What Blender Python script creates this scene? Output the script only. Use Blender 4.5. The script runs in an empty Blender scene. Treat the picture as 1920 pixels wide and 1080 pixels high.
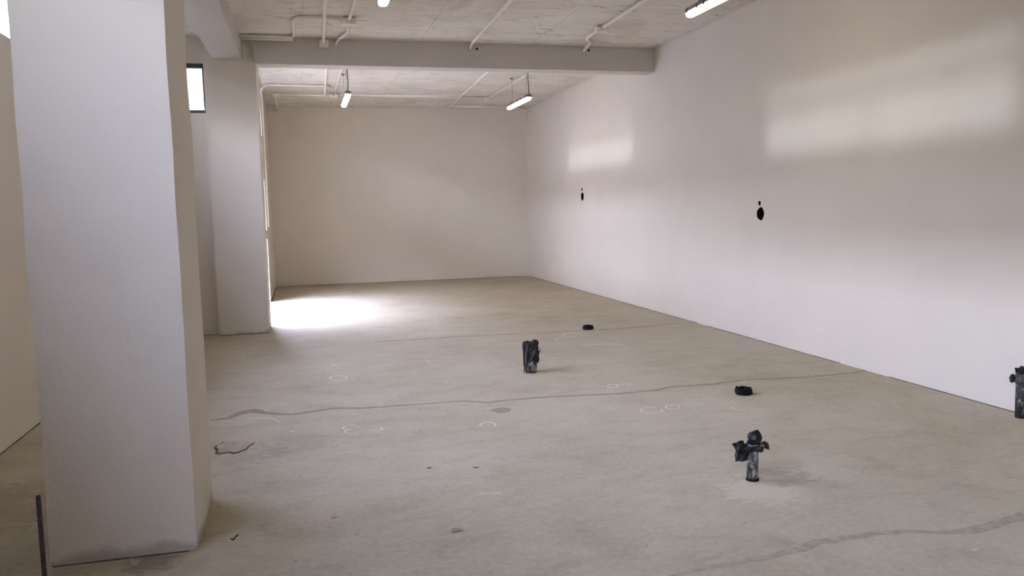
import bpy, bmesh, math, random
from mathutils import Vector, Matrix, noise

random.seed(7)
scene = bpy.context.scene
COL = scene.collection

# ------------------------------------------------------------------ camera
F_PX = 1529.2
YAW, PITCH, ROLL = math.radians(14.211), math.radians(5.622), math.radians(-1.28)
fw = Vector((math.sin(YAW) * math.cos(PITCH), math.cos(YAW) * math.cos(PITCH), -math.sin(PITCH)))
rt = Vector((math.cos(YAW), -math.sin(YAW), 0))
up = rt.cross(fw)
r2 = math.cos(ROLL) * rt + math.sin(ROLL) * up
u2 = -math.sin(ROLL) * rt + math.cos(ROLL) * up
cam_d = bpy.data.cameras.new('camera')
cam_d.sensor_width = 36
cam_d.lens = F_PX / 1920 * 36
cam = bpy.data.objects.new('camera', cam_d)
M = Matrix((r2, u2, -fw)).transposed().to_4x4()
M.translation = (0, 0, 1.6)
cam.matrix_world = M
COL.objects.link(cam)
scene.camera = cam

# ------------------------------------------------------------------ world, sun, portals, exposure
SKY = 100.0
world = bpy.data.worlds.new('daylight')
scene.world = world
world.use_nodes = True
nt = world.node_tree
nt.nodes.clear()
wo = nt.nodes.new('ShaderNodeOutputWorld')
bg = nt.nodes.new('ShaderNodeBackground')
tc = nt.nodes.new('ShaderNodeTexCoord')
sx = nt.nodes.new('ShaderNodeSeparateXYZ')
mr = nt.nodes.new('ShaderNodeMapRange')
mr.inputs['From Min'].default_value = -1
mr.inputs['From Max'].default_value = 1
cr = nt.nodes.new('ShaderNodeValToRGB')
e = cr.color_ramp.elements
e[0].position = 0.0; e[0].color = (0.07, 0.065, 0.058, 1)
e[1].position = 1.0; e[1].color = (0.765, 0.845, 1.42, 1)
a = cr.color_ramp.elements.new(0.492); a.color = (0.09, 0.084, 0.075, 1)
a = cr.color_ramp.elements.new(0.512); a.color = (0.31, 0.32, 0.36, 1)
nt.links.new(tc.outputs['Generated'], sx.inputs[0])
nt.links.new(sx.outputs['Z'], mr.inputs['Value'])
nt.links.new(mr.outputs[0], cr.inputs['Fac'])
nt.links.new(cr.outputs['Color'], bg.inputs['Color'])
bg.inputs['Strength'].default_value = SKY
nt.links.new(bg.outputs[0], wo.inputs[0])

sun_d = bpy.data.lights.new('low_sun', 'SUN')
sun_d.energy = 1.0
sun_d.angle = math.radians(2.2)
sun_d.color = (0.86, 0.93, 1.10)
sun = bpy.data.objects.new('low_sun', sun_d)
# light travels towards +X, slightly down
sdir = Vector((math.cos(math.radians(6.8)), 0.0, -math.sin(math.radians(6.8)))).normalized()
sun.rotation_euler = sdir.to_track_quat('-Z', 'Y').to_euler()
sun.location = (-20, 8, 5)
COL.objects.link(sun)

# opening rectangles in the shell (used for walls and for the sky portals)
XR, YB, ZC = 5.073, 18.40, 3.859
XL, XLR, YW = -2.078, -0.635, 11.45
YFRONT = -7.0
CL0, CL1 = 2.955, 3.83               # clerestory sill and head
WIN_LEFT = [(4.9, 8.3), (-6.5, 2.5), (8.6, 9.8)]
SILL = [2.955, 2.955, 2.955]
DOOR = (12.06, 15.3, 2.2)
WIN1 = (-1.95, -1.165, 2.915, 3.56)

def portal(name, loc, rot, sx_, sy_):
    d = bpy.data.lights.new(name, 'AREA')
    d.shape = 'RECTANGLE'; d.size = sx_; d.size_y = sy_
    d.cycles.is_portal = True
    o = bpy.data.objects.new(name, d)
    o.location = loc; o.rotation_euler = rot
    COL.objects.link(o)
for (y0, y1), zs in zip(WIN_LEFT, SILL):
    portal('sky_portal', (XL - 0.19, (y0 + y1) / 2, (zs + CL1) / 2), (0, -math.pi / 2, 0), CL1 - zs, y1 - y0)
portal('sky_portal', (XLR - 0.19, (DOOR[0] + DOOR[1]) / 2, DOOR[2] / 2), (0, -math.pi / 2, 0), DOOR[2], DOOR[1] - DOOR[0])
portal('sky_portal', (XLR - 0.19, (DOOR[0] + DOOR[1]) / 2, (CL0 + CL1) / 2), (0, -math.pi / 2, 0), CL1 - CL0, DOOR[1] - DOOR[0])
portal('sky_portal', ((WIN1[0] + WIN1[1]) / 2, YW + 0.19, (WIN1[2] + WIN1[3]) / 2), (-math.pi / 2, 0, 0), WIN1[1] - WIN1[0], WIN1[3] - WIN1[2])

scene.view_settings.view_transform = 'Standard'
scene.view_settings.look = 'None'
scene.view_settings.gamma = 1
scene.view_settings.use_curve_mapping = False
scene.view_settings.exposure = 0.07
scene.cycles.max_bounces = 8
scene.cycles.diffuse_bounces = 6

# ------------------------------------------------------------------ materials
def new_mat(name):
    m = bpy.data.materials.new(name)
    m.use_nodes = True
    return m, m.node_tree, m.node_tree.nodes['Principled BSDF']

def N(t, kind, **kw):
    n = t.nodes.new(kind)
    for k, v in kw.items():
        if k in n.inputs: n.inputs[k].default_value = v
        else: setattr(n, k, v)
    return n

def ramp(t, stops):
    n = t.nodes.new('ShaderNodeValToRGB')
    el = n.color_ramp.elements
    el[0].position, el[0].color = stops[0][0], (*stops[0][1], 1)
    el[1].position, el[1].color = stops[-1][0], (*stops[-1][1], 1)
    for p, c in stops[1:-1]:
        q = el.new(p); q.color = (*c, 1)
    return n

def coords(t, scale=(1, 1, 1)):
    c = N(t, 'ShaderNodeTexCoord')
    mp = N(t, 'ShaderNodeMapping')
    mp.inputs['Scale'].default_value = scale
    t.links.new(c.outputs['Object'], mp.inputs['Vector'])
    return mp.outputs[0]

def wcoords(t, scale=(1, 1, 1)):
    c = N(t, 'ShaderNodeNewGeometry')
    mp = N(t, 'ShaderNodeMapping')
    mp.inputs['Scale'].default_value = scale
    t.links.new(c.outputs['Position'], mp.inputs['Vector'])
    return mp.outputs[0]

def mixc(t, fac, a_, b_, blend='MIX'):
    n = t.nodes.new('ShaderNodeMix')
    n.data_type = 'RGBA'; n.blend_type = blend
    for i, v in ((0, fac), (6, a_), (7, b_)):
        if hasattr(v, 'node'): t.links.new(v, n.inputs[i])
        elif i == 0: n.inputs[0].default_value = v
        else: n.inputs[i].default_value = (*v, 1)
    return n.outputs[2]

def plaster(name, c, var=0.06, bump=0.25, rough=0.8, fine=70, spec=0.25, foot=False):
    m, t, b = new_mat(name)
    v = coords(t)
    n1 = N(t, 'ShaderNodeTexNoise', Scale=1.3, Detail=6.0, Roughness=0.6)
    n2 = N(t, 'ShaderNodeTexNoise', Scale=float(fine), Detail=4.0, Roughness=0.6)
    n3 = N(t, 'ShaderNodeTexNoise', Scale=5.0, Detail=3.0)
    for n in (n1, n2, n3): t.links.new(v, n.inputs['Vector'])
    d = tuple(x * (1 - var) for x in c); l = tuple(min(1, x * (1 + var)) for x in c)
    r = ramp(t, [(0.3, d), (0.7, l)])
    t.links.new(n1.outputs['Fac'], r.inputs['Fac'])
    colour = r.outputs['Color']
    if foot:                       # mortar dirt smeared on the lowest centimetres
        sp = N(t, 'ShaderNodeSeparateXYZ'); t.links.new(v, sp.inputs[0])
        hz = N(t, 'ShaderNodeMapRange'); hz.inputs['From Min'].default_value = 0.13; hz.inputs['From Max'].default_value = 0.0
        t.links.new(sp.outputs['Z'], hz.inputs['Value'])
        mz = N(t, 'ShaderNodeMath', operation='MULTIPLY'); t.links.new(hz.outputs[0], mz.inputs[0]); t.links.new(n3.outputs['Fac'], mz.inputs[1])
        ms = N(t, 'ShaderNodeMapRange'); ms.inputs['From Min'].default_value = 0.27; ms.inputs['From Max'].default_value = 0.42; ms.inputs['To Max'].default_value = 0.6
        t.links.new(mz.outputs[0], ms.inputs['Value'])
        colour = mixc(t, ms.outputs[0], colour, (0.30, 0.275, 0.225))
    t.links.new(colour, b.inputs['Base Color'])
    add = N(t, 'ShaderNodeMath', operation='MULTIPLY_ADD')
    add.inputs[1].default_value = 0.3
    t.links.new(n2.outputs['Fac'], add.inputs[0]); t.links.new(n3.outputs['Fac'], add.inputs[2])
    bp = N(t, 'ShaderNodeBump', Strength=bump, Distance=0.02)
    t.links.new(add.outputs[0], bp.inputs['Height']); t.links.new(bp.outputs[0], b.inputs['Normal'])
    b.inputs['Roughness'].default_value = rough
    b.inputs['Specular IOR Level'].default_value = spec
    return m

def simple(name, c, rough=0.6, metal=0.0, var=0.15, scale=12, bump=0.0, spec=0.5):
    m, t, b = new_mat(name)
    v = coords(t)
    n1 = N(t, 'ShaderNodeTexNoise', Scale=float(scale), Detail=4.0)
    t.links.new(v, n1.inputs['Vector'])
    r = ramp(t, [(0.3, tuple(x * (1 - var) for x in c)), (0.7, tuple(min(1, x * (1 + var)) for x in c))])
    t.links.new(n1.outputs['Fac'], r.inputs['Fac']); t.links.new(r.outputs['Color'], b.inputs['Base Color'])
    if bump:
        bp = N(t, 'ShaderNodeBump', Strength=bump, Distance=0.01)
        t.links.new(n1.outputs['Fac'], bp.inputs['Height']); t.links.new(bp.outputs[0], b.inputs['Normal'])
    b.inputs['Roughness'].default_value = rough; b.inputs['Metallic'].default_value = metal
    b.inputs['Specular IOR Level'].default_value = spec
    return m

WALLC = (0.665, 0.612, 0.520)
m_wall = plaster('painted_plaster', WALLC, 0.025, 0.12, 0.75)
m_column = plaster('trowelled_plaster', WALLC, 0.03, 0.55, 0.7, 55, foot=True)
m_beam = plaster('painted_beam', (0.60, 0.565, 0.515), 0.03, 0.2)
m_conduit = simple('painted_conduit', (0.84, 0.79, 0.70), 0.5, var=0.04)
m_black_frame = simple('black_aluminium', (0.012, 0.012, 0.013), 0.4)
m_plate = simple('white_plastic', (0.8, 0.8, 0.78), 0.4, var=0.02)
m_dark = simple('dark_cavity', (0.012, 0.011, 0.010), 0.9, spec=0.1)  # near-black colour stands in for the shade inside holes
m_housing = simple('grey_polycarbonate', (0.16, 0.155, 0.15), 0.5)
m_clip = simple('clip_steel', (0.07, 0.068, 0.065), 0.35, metal=0.6)
m_cord = simple('dark_flex', (0.06, 0.05, 0.045), 0.6)
m_wire = simple('hanger_wire', (0.35, 0.33, 0.30), 0.45, metal=0.5)
m_bag = simple('black_plastic_film', (0.011, 0.011, 0.011), 0.42, var=0.5, scale=25, bump=0.3, spec=0.28)
m_film = simple('grey_plastic_film', (0.07, 0.069, 0.068), 0.42, var=0.5, scale=30, bump=0.3, spec=0.3)  # lighter copy of the black film; fold highlights put into the colour
m_rubber = simple('black_rubber', (0.005, 0.005, 0.005), 0.6, var=0.5, scale=60, bump=0.6, spec=0.18)
m_rebar = simple('rusty_steel', (0.075, 0.062, 0.055), 0.8, var=0.4, scale=90, bump=0.4)
m_chalk = simple('chalk', (0.68, 0.635, 0.55), 0.95, var=0.15, scale=120)
m_filler = simple('crack_filler', (0.262, 0.225, 0.155), 0.85, var=0.16, scale=14, bump=0.3)
m_filler_pale = simple('pale_crack_filler', (0.33, 0.29, 0.212), 0.85, var=0.22, scale=22, bump=0.4)
m_gap = simple('joint_dirt', (0.10, 0.09, 0.075), 0.95, var=0.4, scale=30, spec=0.1)

# grey pipe smeared with mortar
def pipe_mat(name, shift):
    m, t, b = new_mat(name)
    v = coords(t, (1, 1, 0.55))
    n1 = N(t, 'ShaderNodeTexNoise', Scale=30.0, Detail=6.0, Roughness=0.65, Distortion=0.8)
    t.links.new(v, n1.inputs['Vector'])
    r = ramp(t, [(0.43 + shift, (0.018, 0.018, 0.018)), (0.50 + shift, (0.10, 0.096, 0.09)), (0.60 + shift, (0.42, 0.40, 0.37))])
    t.links.new(n1.outputs['Fac'], r.inputs['Fac']); t.links.new(r.outputs['Color'], b.inputs['Base Color'])
    bp = N(t, 'ShaderNodeBump', Strength=0.4, Distance=0.01)
    t.links.new(n1.outputs['Fac'], bp.inputs['Height']); t.links.new(bp.outputs[0], b.inputs['Normal'])
    b.inputs['Roughness'].default_value = 0.6
    return m
m_pipe = pipe_mat('mortar_smeared_pipe', 0.0)
m_pipe_dark = pipe_mat('dark_smeared_pipe', 0.10)

def lamp_mat():
    m, t, b = new_mat('lit_diffuser')
    b.inputs['Base Color'].default_value = (0.9, 0.9, 0.9, 1)
    b.inputs['Emission Color'].default_value = (1.0, 0.90, 0.78, 1)
    b.inputs['Emission Strength'].default_value = 13.0
    return m
m_lamp = lamp_mat()

def glass_mat():
    m, t, b = new_mat('window_glass')
    out = t.nodes['Material Output']
    t.nodes.remove(b)
    tr = N(t, 'ShaderNodeBsdfTransparent'); tr.inputs[0].default_value = (0.96, 0.97, 0.96, 1)
    gl = N(t, 'ShaderNodeBsdfGlossy'); gl.inputs['Roughness'].default_value = 0.02
    mx = N(t, 'ShaderNodeMixShader'); mx.inputs[0].default_value = 0.06
    t.links.new(tr.outputs[0], mx.inputs[1]); t.links.new(gl.outputs[0], mx.inputs[2]); t.links.new(mx.outputs[0], out.inputs[0])
    return m
m_glass = glass_mat()

# concrete floor
def floor_mat():
    m, t, b = new_mat('power_trowelled_concrete')
    v = coords(t); vs = coords(t, (0.8, 1.25, 1))
    big = N(t, 'ShaderNodeTexNoise', Scale=0.55, Detail=7.0, Roughness=0.62, Distortion=0.4)
    mid = N(t, 'ShaderNodeTexNoise', Scale=3.2, Detail=8.0, Roughness=0.7, Distortion=0.5)
    fine = N(t, 'ShaderNodeTexNoise', Scale=28.0, Detail=6.0, Roughness=0.72)
    t.links.new(v, big.inputs['Vector']); t.links.new(vs, mid.inputs['Vector']); t.links.new(v, fine.inputs['Vector'])
    c1 = ramp(t, [(0.3, (0.37, 0.317, 0.215)), (0.52, (0.425, 0.376, 0.272)), (0.72, (0.47, 0.42, 0.31))])
    t.links.new(big.outputs['Fac'], c1.inputs['Fac'])
    c2 = ramp(t, [(0.3, (0.85, 0.84, 0.82)), (0.5, (1, 1, 1)), (0.7, (1.1, 1.1, 1.1))])
    t.links.new(mid.outputs['Fac'], c2.inputs['Fac'])
    col = mixc(t, 1.0, c1.outputs['Color'], c2.outputs['Color'], 'MULTIPLY')
    c3 = ramp(t, [(0.3, (0.80, 0.80, 0.79)), (0.5, (1, 1, 1)), (0.7, (1.14, 1.14, 1.14))])
    t.links.new(fine.outputs['Fac'], c3.inputs['Fac'])
    col = mixc(t, 0.7, col, c3.outputs['Color'], 'MULTIPLY')
    # scattered pits and drops
    for sc, thr, cc in ((5.0, 0.05, (0.13, 0.12, 0.10)), (3.1, 0.06, (0.54, 0.49, 0.40))):
        vs2 = coords(t, (0.8, 1.3, 1))
        wn = mid
        addv = N(t, 'ShaderNodeMix', data_type='RGBA'); addv.inputs[0].default_value = 0.06
        t.links.new(vs2, addv.inputs[6]); t.links.new(wn.outputs['Color'], addv.inputs[7])
        vo = N(t, 'ShaderNodeTexVoronoi', Scale=sc); vo.voronoi_dimensions = '3D'
        t.links.new(addv.outputs[2], vo.inputs['Vector'])
        lt = N(t, 'ShaderNodeMapRange'); lt.inputs['From Min'].default_value = thr; lt.inputs['From Max'].default_value = thr * 0.6
        t.links.new(vo.outputs['Distance'], lt.inputs['Value'])
        sep = N(t, 'ShaderNodeSeparateColor'); t.links.new(vo.outputs['Color'], sep.inputs[0])
        g = N(t, 'ShaderNodeMath', operation='GREATER_THAN'); g.inputs[1].default_value = 0.45
        t.links.new(sep.outputs[0], g.inputs[0])
        mu = N(t, 'ShaderNodeMath', operation='MULTIPLY'); t.links.new(lt.outputs[0], mu.inputs[0]); t.links.new(g.outputs[0], mu.inputs[1])
        mu2 = N(t, 'ShaderNodeMath', operation='MULTIPLY'); t.links.new(mu.outputs[0], mu2.inputs[0]); mu2.inputs[1].default_value = 0.75
        col = mixc(t, mu2.outputs[0], col, cc)
    sn = N(t, 'ShaderNodeTexNoise', Scale=7.5, Detail=6.0, Roughness=0.7, Distortion=1.6)
    t.links.new(vs, sn.inputs['Vector'])
    # pale mortar splashes and dusty smears round the pipes and column foot
    for (cx, cy, rad, amt, cc) in ((2.42, 3.95, 0.62, 0.75, (0.55, 0.495, 0.37)), (2.66, 4.1, 0.42, 0.5, (0.235, 0.205, 0.155)),
                                   (-0.40, 4.0, 0.5, 0.6, (0.50, 0.45, 0.35)), (-0.35, 5.6, 0.55, 0.45, (0.30, 0.26, 0.195)), (-0.1, 5.75, 0.7, 0.4, (0.28, 0.243, 0.182)),
                                   (3.1, 5.9, 0.6, 0.4, (0.53, 0.48, 0.36)), (-0.75, 3.95, 0.35, 0.7, (0.21, 0.175, 0.12)), (-1.7, 5.0, 1.1, 0.55, (0.27, 0.235, 0.165))):
        geo = N(t, 'ShaderNodeVectorMath', operation='DISTANCE'); t.links.new(v, geo.inputs[0]); geo.inputs[1].default_value = (cx, cy, 0)
        fall = N(t, 'ShaderNodeMapRange'); fall.inputs['From Min'].default_value = rad; fall.inputs['From Max'].default_value = rad * 0.2
        t.links.new(geo.outputs['Value'], fall.inputs['Value'])
        mu = N(t, 'ShaderNodeMath', operation='MULTIPLY'); t.links.new(fall.outputs[0], mu.inputs[0]); t.links.new(sn.outputs['Fac'], mu.inputs[1])
        st = N(t, 'ShaderNodeMapRange'); st.inputs['From Min'].default_value = 0.36; st.inputs['From Max'].default_value = 0.47
        st.inputs['To Max'].default_value = amt
        t.links.new(mu.outputs[0], st.inputs['Value'])
        col = mixc(t, st.outputs[0], col, cc)
    t.links.new(col, b.inputs['Base Color'])
    rr = N(t, 'ShaderNodeMapRange'); rr.inputs['To Min'].default_value = 0.62; rr.inputs['To Max'].default_value = 0.85
    t.links.new(mid.outputs['Fac'], rr.inputs['Value']); t.links.new(rr.outputs[0], b.inputs['Roughness'])
    b.inputs['Specular IOR Level'].default_value = 0.35
    ad = N(t, 'ShaderNodeMath', operation='MULTIPLY_ADD'); ad.inputs[1].default_value = 0.15
    t.links.new(fine.outputs['Fac'], ad.inputs[0]); t.links.new(mid.outputs['Fac'], ad.inputs[2])
    bp = N(t, 'ShaderNodeBump', Strength=0.22, Distance=0.02)
    t.links.new(ad.outputs[0], bp.inputs['Height']); t.links.new(bp.outputs[0], b.inputs['Normal'])
    return m
m_floor = floor_mat()

# board-marked ceiling panels with scuffs
def ceiling_mat():
    m, t, b = new_mat('painted_concrete_panel')
    v = wcoords(t); vs = wcoords(t, (0.5, 4.0, 1))
    n1 = N(t, 'ShaderNodeTexNoise', Scale=1.1, Detail=6.0, Roughness=0.65, Distortion=0.5)
    n2 = N(t, 'ShaderNodeTexNoise', Scale=3.2, Detail=8.0, Roughness=0.72, Distortion=1.2)
    n3 = N(t, 'ShaderNodeTexNoise', Scale=45.0, Detail=4.0, Roughness=0.6)
    t.links.new(v, n1.inputs['Vector']); t.links.new(vs, n2.inputs['Vector']); t.links.new(v, n3.inputs['Vector'])
    r1 = ramp(t, [(0.36, (0.63, 0.585, 0.50)), (0.5, (0.77, 0.72, 0.63)), (0.7, (0.81, 0.765, 0.68))])
    t.links.new(n1.outputs['Fac'], r1.inputs['Fac'])
    r2_ = ramp(t, [(0.27, (0.42, 0.40, 0.37)), (0.34, (0.93, 0.93, 0.93)), (0.6, (1, 1, 1)), (0.75, (1.05, 1.05, 1.05))])
    t.links.new(n2.outputs['Fac'], r2_.inputs['Fac'])
    col = mixc(t, 1.0, r1.outputs['Color'], r2_.outputs['Color'], 'MULTIPLY')
    n4 = N(t, 'ShaderNodeTexNoise', Scale=1.6, Detail=5.0, Roughness=0.55)
    vc = wcoords(t, (0.45, 1.5, 1)); t.links.new(vc, n4.inputs['Vector'])
    cra = ramp(t, [(0.493, (1, 1, 1)), (0.499, (0.30, 0.28, 0.26)), (0.501, (0.30, 0.28, 0.26)), (0.507, (1, 1, 1))])
    t.links.new(n4.outputs['Fac'], cra.inputs['Fac'])
    brk = N(t, 'ShaderNodeMapRange'); brk.inputs['From Min'].default_value = 0.48; brk.inputs['From Max'].default_value = 0.56
    t.links.new(n1.outputs['Fac'], brk.inputs['Value'])
    col = mixc(t, brk.outputs[0], col, mixc(t, 1.0, col, cra.outputs['Color'], 'MULTIPLY'))
    t.links.new(col, b.inputs['Base Color'])
    ad = N(t, 'ShaderNodeMath', operation='MULTIPLY_ADD'); ad.inputs[1].default_value = 0.25
    t.links.new(n3.outputs['Fac'], ad.inputs[0]); t.links.new(n2.outputs['Fac'], ad.inputs[2])
    bp = N(t, 'ShaderNodeBump', Strength=0.5, Distance=0.02)
    t.links.new(ad.outputs[0], bp.inputs['Height']); t.links.new(bp.outputs[0], b.inputs['Normal'])
    b.inputs['Roughness'].default_value = 0.85; b.inputs['Specular IOR Level'].default_value = 0.2
    return m
m_ceil = ceiling_mat()

# ------------------------------------------------------------------ mesh helpers
def obj(name, bm, mat, parent=None, smooth=False):
    bmesh.ops.recalc_face_normals(bm, faces=bm.faces[:])
    me = bpy.data.meshes.new(name)
    bm.to_mesh(me); bm.free()
    me.materials.append(mat)
    if smooth:
        me.polygons.foreach_set('use_smooth', [True] * len(me.polygons))
    o = bpy.data.objects.new(name, me)
    COL.objects.link(o)
    if parent: o.parent = parent
    return o

def empty(name, loc, rz=0):
    o = bpy.data.objects.new(name, None)
    o.location = loc; o.rotation_euler = (0, 0, rz); o.empty_display_size = 0.1
    COL.objects.link(o)
    return o

def tag(o, label, cat, group=None):
    o['label'] = label; o['category'] = cat
    if group: o['group'] = group
    return o

def struct(o, label=None, cat=None):
    o['kind'] = 'structure'
    if label: o['label'] = label
    if cat: o['category'] = cat
    return o

def box(bm, x0, x1, y0, y1, z0, z1):
    v = [bm.verts.new(p) for p in ((x0, y0, z0), (x1, y0, z0), (x1, y1, z0), (x0, y1, z0), (x0, y0, z1), (x1, y0, z1), (x1, y1, z1), (x0, y1, z1))]
    for f in ((0, 3, 2, 1), (4, 5, 6, 7), (0, 1, 5, 4), (1, 2, 6, 5), (2, 3, 7, 6), (3, 0, 4, 7)):
        bm.faces.new([v[i] for i in f])
    return bm

def nbox(*a):
    return box(bmesh.new(), *a)

def bevel(bm, w, seg=2):
    bmesh.ops.bevel(bm, geom=bm.edges[:], offset=w, segments=seg, profile=0.5, affect='EDGES')
    return bm

def smooth_path(pts, r=0.06, n=6):
    """round the corners of a polyline"""
    pts = [Vector(p) for p in pts]
    out = [pts[0]]
    for a_, b_, c_ in zip(pts, pts[1:], pts[2:]):
        d0 = (a_ - b_); d1 = (c_ - b_)
        k = min(r, d0.length * 0.45, d1.length * 0.45)
        p0 = b_ + d0.normalized() * k; p1 = b_ + d1.normalized() * k
        for i in range(n + 1):
            s = i / n
            out.append((1 - s) ** 2 * p0 + 2 * s * (1 - s) * b_ + s * s * p1)
    out.append(pts[-1])
    return out

def tube(bm, pts, r, n=10, cap=True):
    pts = [Vector(p) for p in pts]
    rings = []
    ref = None
    for i, p in enumerate(pts):
        d = (pts[min(i + 1, len(pts) - 1)] - pts[max(i - 1, 0)]).normalized()
        if ref is None:
            ref = Vector((0, 0, 1)) if abs(d.z) < 0.9 else Vector((1, 0, 0))
        u = d.cross(ref).normalized(); w = u.cross(d).normalized()
        ref = w
        rr = r[i] if isinstance(r, (list, tuple)) else r
        rings.append([bm.verts.new(p + rr * (math.cos(2 * math.pi * k / n) * u + math.sin(2 * math.pi * k / n) * w)) for k in range(n)])
    for A, B in zip(rings, rings[1:]):
        for k in range(n):
            bm.faces.new((A[k], A[(k + 1) % n], B[(k + 1) % n], B[k]))
    if cap:
        bm.faces.new(rings[0][::-1]); bm.faces.new(rings[-1])
    return bm

def crumple(bm, amp, scale, seed=0.0):
    for v in bm.verts:
        q = v.co * scale + Vector((seed, seed * 1.7, seed * 0.3))
        v.co += Vector((noise.noise(q), noise.noise(q + Vector((31, 7, 3))), noise.noise(q + Vector((5, 19, 47))))) * amp
    return bm

def rough_box(x0, x1, y0, y1, z0, z1, step=0.12, amp=0.005, seed=0.0):
    """hand-plastered block: finely divided faces with slightly wavy surfaces and edges"""
    bm = bmesh.new()
    nx, ny, nz = (max(1, round((b_ - a_) / step)) for a_, b_ in ((x0, x1), (y0, y1), (z0, z1)))
    cache = {}
    def V(i, j, k):
        key = (i, j, k)
        if key not in cache:
            p = Vector((x0 + (x1 - x0) * i / nx, y0 + (y1 - y0) * j / ny, z0 + (z1 - z0) * k / nz))
            q = p * 2.6 + Vector((seed, 0, 0))
            p += Vector((noise.noise(q), noise.noise(q + Vector((9, 4, 1))), 0)) * amp
            cache[key] = bm.verts.new(p)
        return cache[key]
    for i in range(nx):
        for k in range(nz):
            for j in (0, ny):
                bm.faces.new((V(i, j, k), V(i + 1, j, k), V(i + 1, j, k + 1), V(i, j, k + 1)))
    for j in range(ny):
        for k in range(nz):
            for i in (0, nx):
                bm.faces.new((V(i, j, k), V(i, j + 1, k), V(i, j + 1, k + 1), V(i, j, k + 1)))
    for i in range(nx):
        for j in range(ny):
            for k in (0, nz):
                bm.faces.new((V(i, j, k), V(i + 1, j, k), V(i + 1, j + 1, k), V(i, j + 1, k)))
    return bm

# ------------------------------------------------------------------ structure
TH = 0.20
floor = struct(obj('floor', nbox(XL - TH, XR + TH, YFRONT - TH, YB + TH, -0.15, 0.0), m_floor), 'grey power-trowelled concrete floor with cracks and chalk marks', 'floor')

def wall_with_openings_x(name, x0, x1, y0, y1, z1, holes, mat):
    """wall lying in a plane of constant X, with rectangular openings (ya, yb, za, zb)"""
    bm = bmesh.new()
    ys = sorted({y0, y1, *[h[0] for h in holes], *[h[1] for h in holes]})
    zs = sorted({0.0, z1, *[h[2] for h in holes], *[h[3] for h in holes]})
    for ya, yb in zip(ys, ys[1:]):
        for za, zb in zip(zs, zs[1:]):
            if any(h[0] <= ya and yb <= h[1] and h[2] <= za and zb <= h[3] for h in holes): continue
            box(bm, x0, x1, ya, yb, za, zb)
    bmesh.ops.remove_doubles(bm, verts=bm.verts[:], dist=1e-5)
    # drop the inner faces shared by two neighbouring blocks
    seen = {}
    for f in bm.faces:
        seen.setdefault(frozenset(v.index for v in f.verts), []).append(f)
    return obj(name, bm, mat)

ZT = ZC + 0.12
wl = struct(wall_with_openings_x('wall_left', XL - TH, XL, YFRONT, YW, ZT, [(a_, b_, c_, CL1) for (a_, b_), c_ in zip(WIN_LEFT, SILL)], m_wall), 'off-white plaster wall left of the columns with high windows', 'wall')
wlr = struct(wall_with_openings_x('wall_left_rear', XLR - TH, XLR, 12.0, YB, ZT, [(DOOR[0], DOOR[1], 0.0, DOOR[2]), (DOOR[0], DOOR[1], CL0, CL1)], m_wall), 'off-white plaster wall of the rear bay behind the far column', 'wall')
wb = struct(obj('wall_back', nbox(XLR - TH, XR + TH, YB, YB + TH, 0, ZT), m_wall), 'off-white plaster wall closing the far end', 'wall')
wf = struct(obj('wall_front', nbox(XL - TH, XR + TH, YFRONT - TH, YFRONT, 0, ZT), m_wall), 'off-white plaster wall behind the viewer', 'wall')

# cross wall of the side strip, with the black-framed window
bm = bmesh.new()
xa, xb = XL - TH, -1.10
for (x0, x1, z0, z1) in ((xa, xb, 0, WIN1[2]), (xa, xb, WIN1[3], ZT), (xa, WIN1[0], WIN1[2], WIN1[3]), (WIN1[1], xb, WIN1[2], WIN1[3])):
    box(bm, x0, x1, YW, YW + TH, z0, z1)
wc = struct(obj('wall_side', bm, m_wall), 'short plaster wall with a black-framed window left of far column', 'wall')

# right wall with four broken-out holes
wr_bm = nbox(XR, XR + TH, YFRONT, YB, 0, ZT)
wr = struct(obj('wall_right', wr_bm, m_wall), 'long off-white plaster wall on the right with two broken-out holes', 'wall')
HOLES = [(14.526, 1.783, 0.085, 0.080, 1), (14.548, 1.912, 0.034, 0.032, 2), (8.376, 1.468, 0.078, 0.080, 3), (8.399, 1.588, 0.026, 0.031, 4)]
def blob(r, seed, k=18):
    out = []
    for i in range(k):
        t_ = 2 * math.pi * i / k
        s_ = 1 + 0.16 * noise.noise(Vector((math.cos(t_) * 1.4, math.sin(t_) * 1.4, seed * 3.1)))
        out.append((math.cos(t_) * r[0] * s_, math.sin(t_) * r[1] * s_ * (1.0 if math.sin(t_) < 0 else 0.97)))
    return out
cut = bmesh.new()
for (y, z, ry, rz, sd) in HOLES:
    o2 = blob((ry, rz), sd)
    A = [cut.verts.new((XR - 0.05, y + a_, z + b_)) for a_, b_ in o2]
    B = [cut.verts.new((XR + 0.15, y + a_ * 0.9, z + b_ * 0.9)) for a_, b_ in o2]
    n_ = len(o2)
    for i in range(n_): cut.faces.new((A[i], A[(i + 1) % n_], B[(i + 1) % n_], B[i]))
    cut.faces.new(A[::-1]); cut.faces.new(B)
cutter = obj('cutter', cut, m_dark)
md = wr.modifiers.new('holes', 'BOOLEAN'); md.operation = 'DIFFERENCE'; md.object = cutter; md.solver = 'EXACT'
bpy.context.view_layer.update()
dg = bpy.context.evaluated_depsgraph_get()
me_new = bpy.data.meshes.new_from_object(wr.evaluated_get(dg))
wr.modifiers.clear()
wr.data = me_new
if m_wall.name not in [m.name for m in me_new.materials if m]:
    me_new.materials.clear(); me_new.materials.append(m_wall)
bpy.data.objects.remove(cutter, do_unlink=True)
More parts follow.
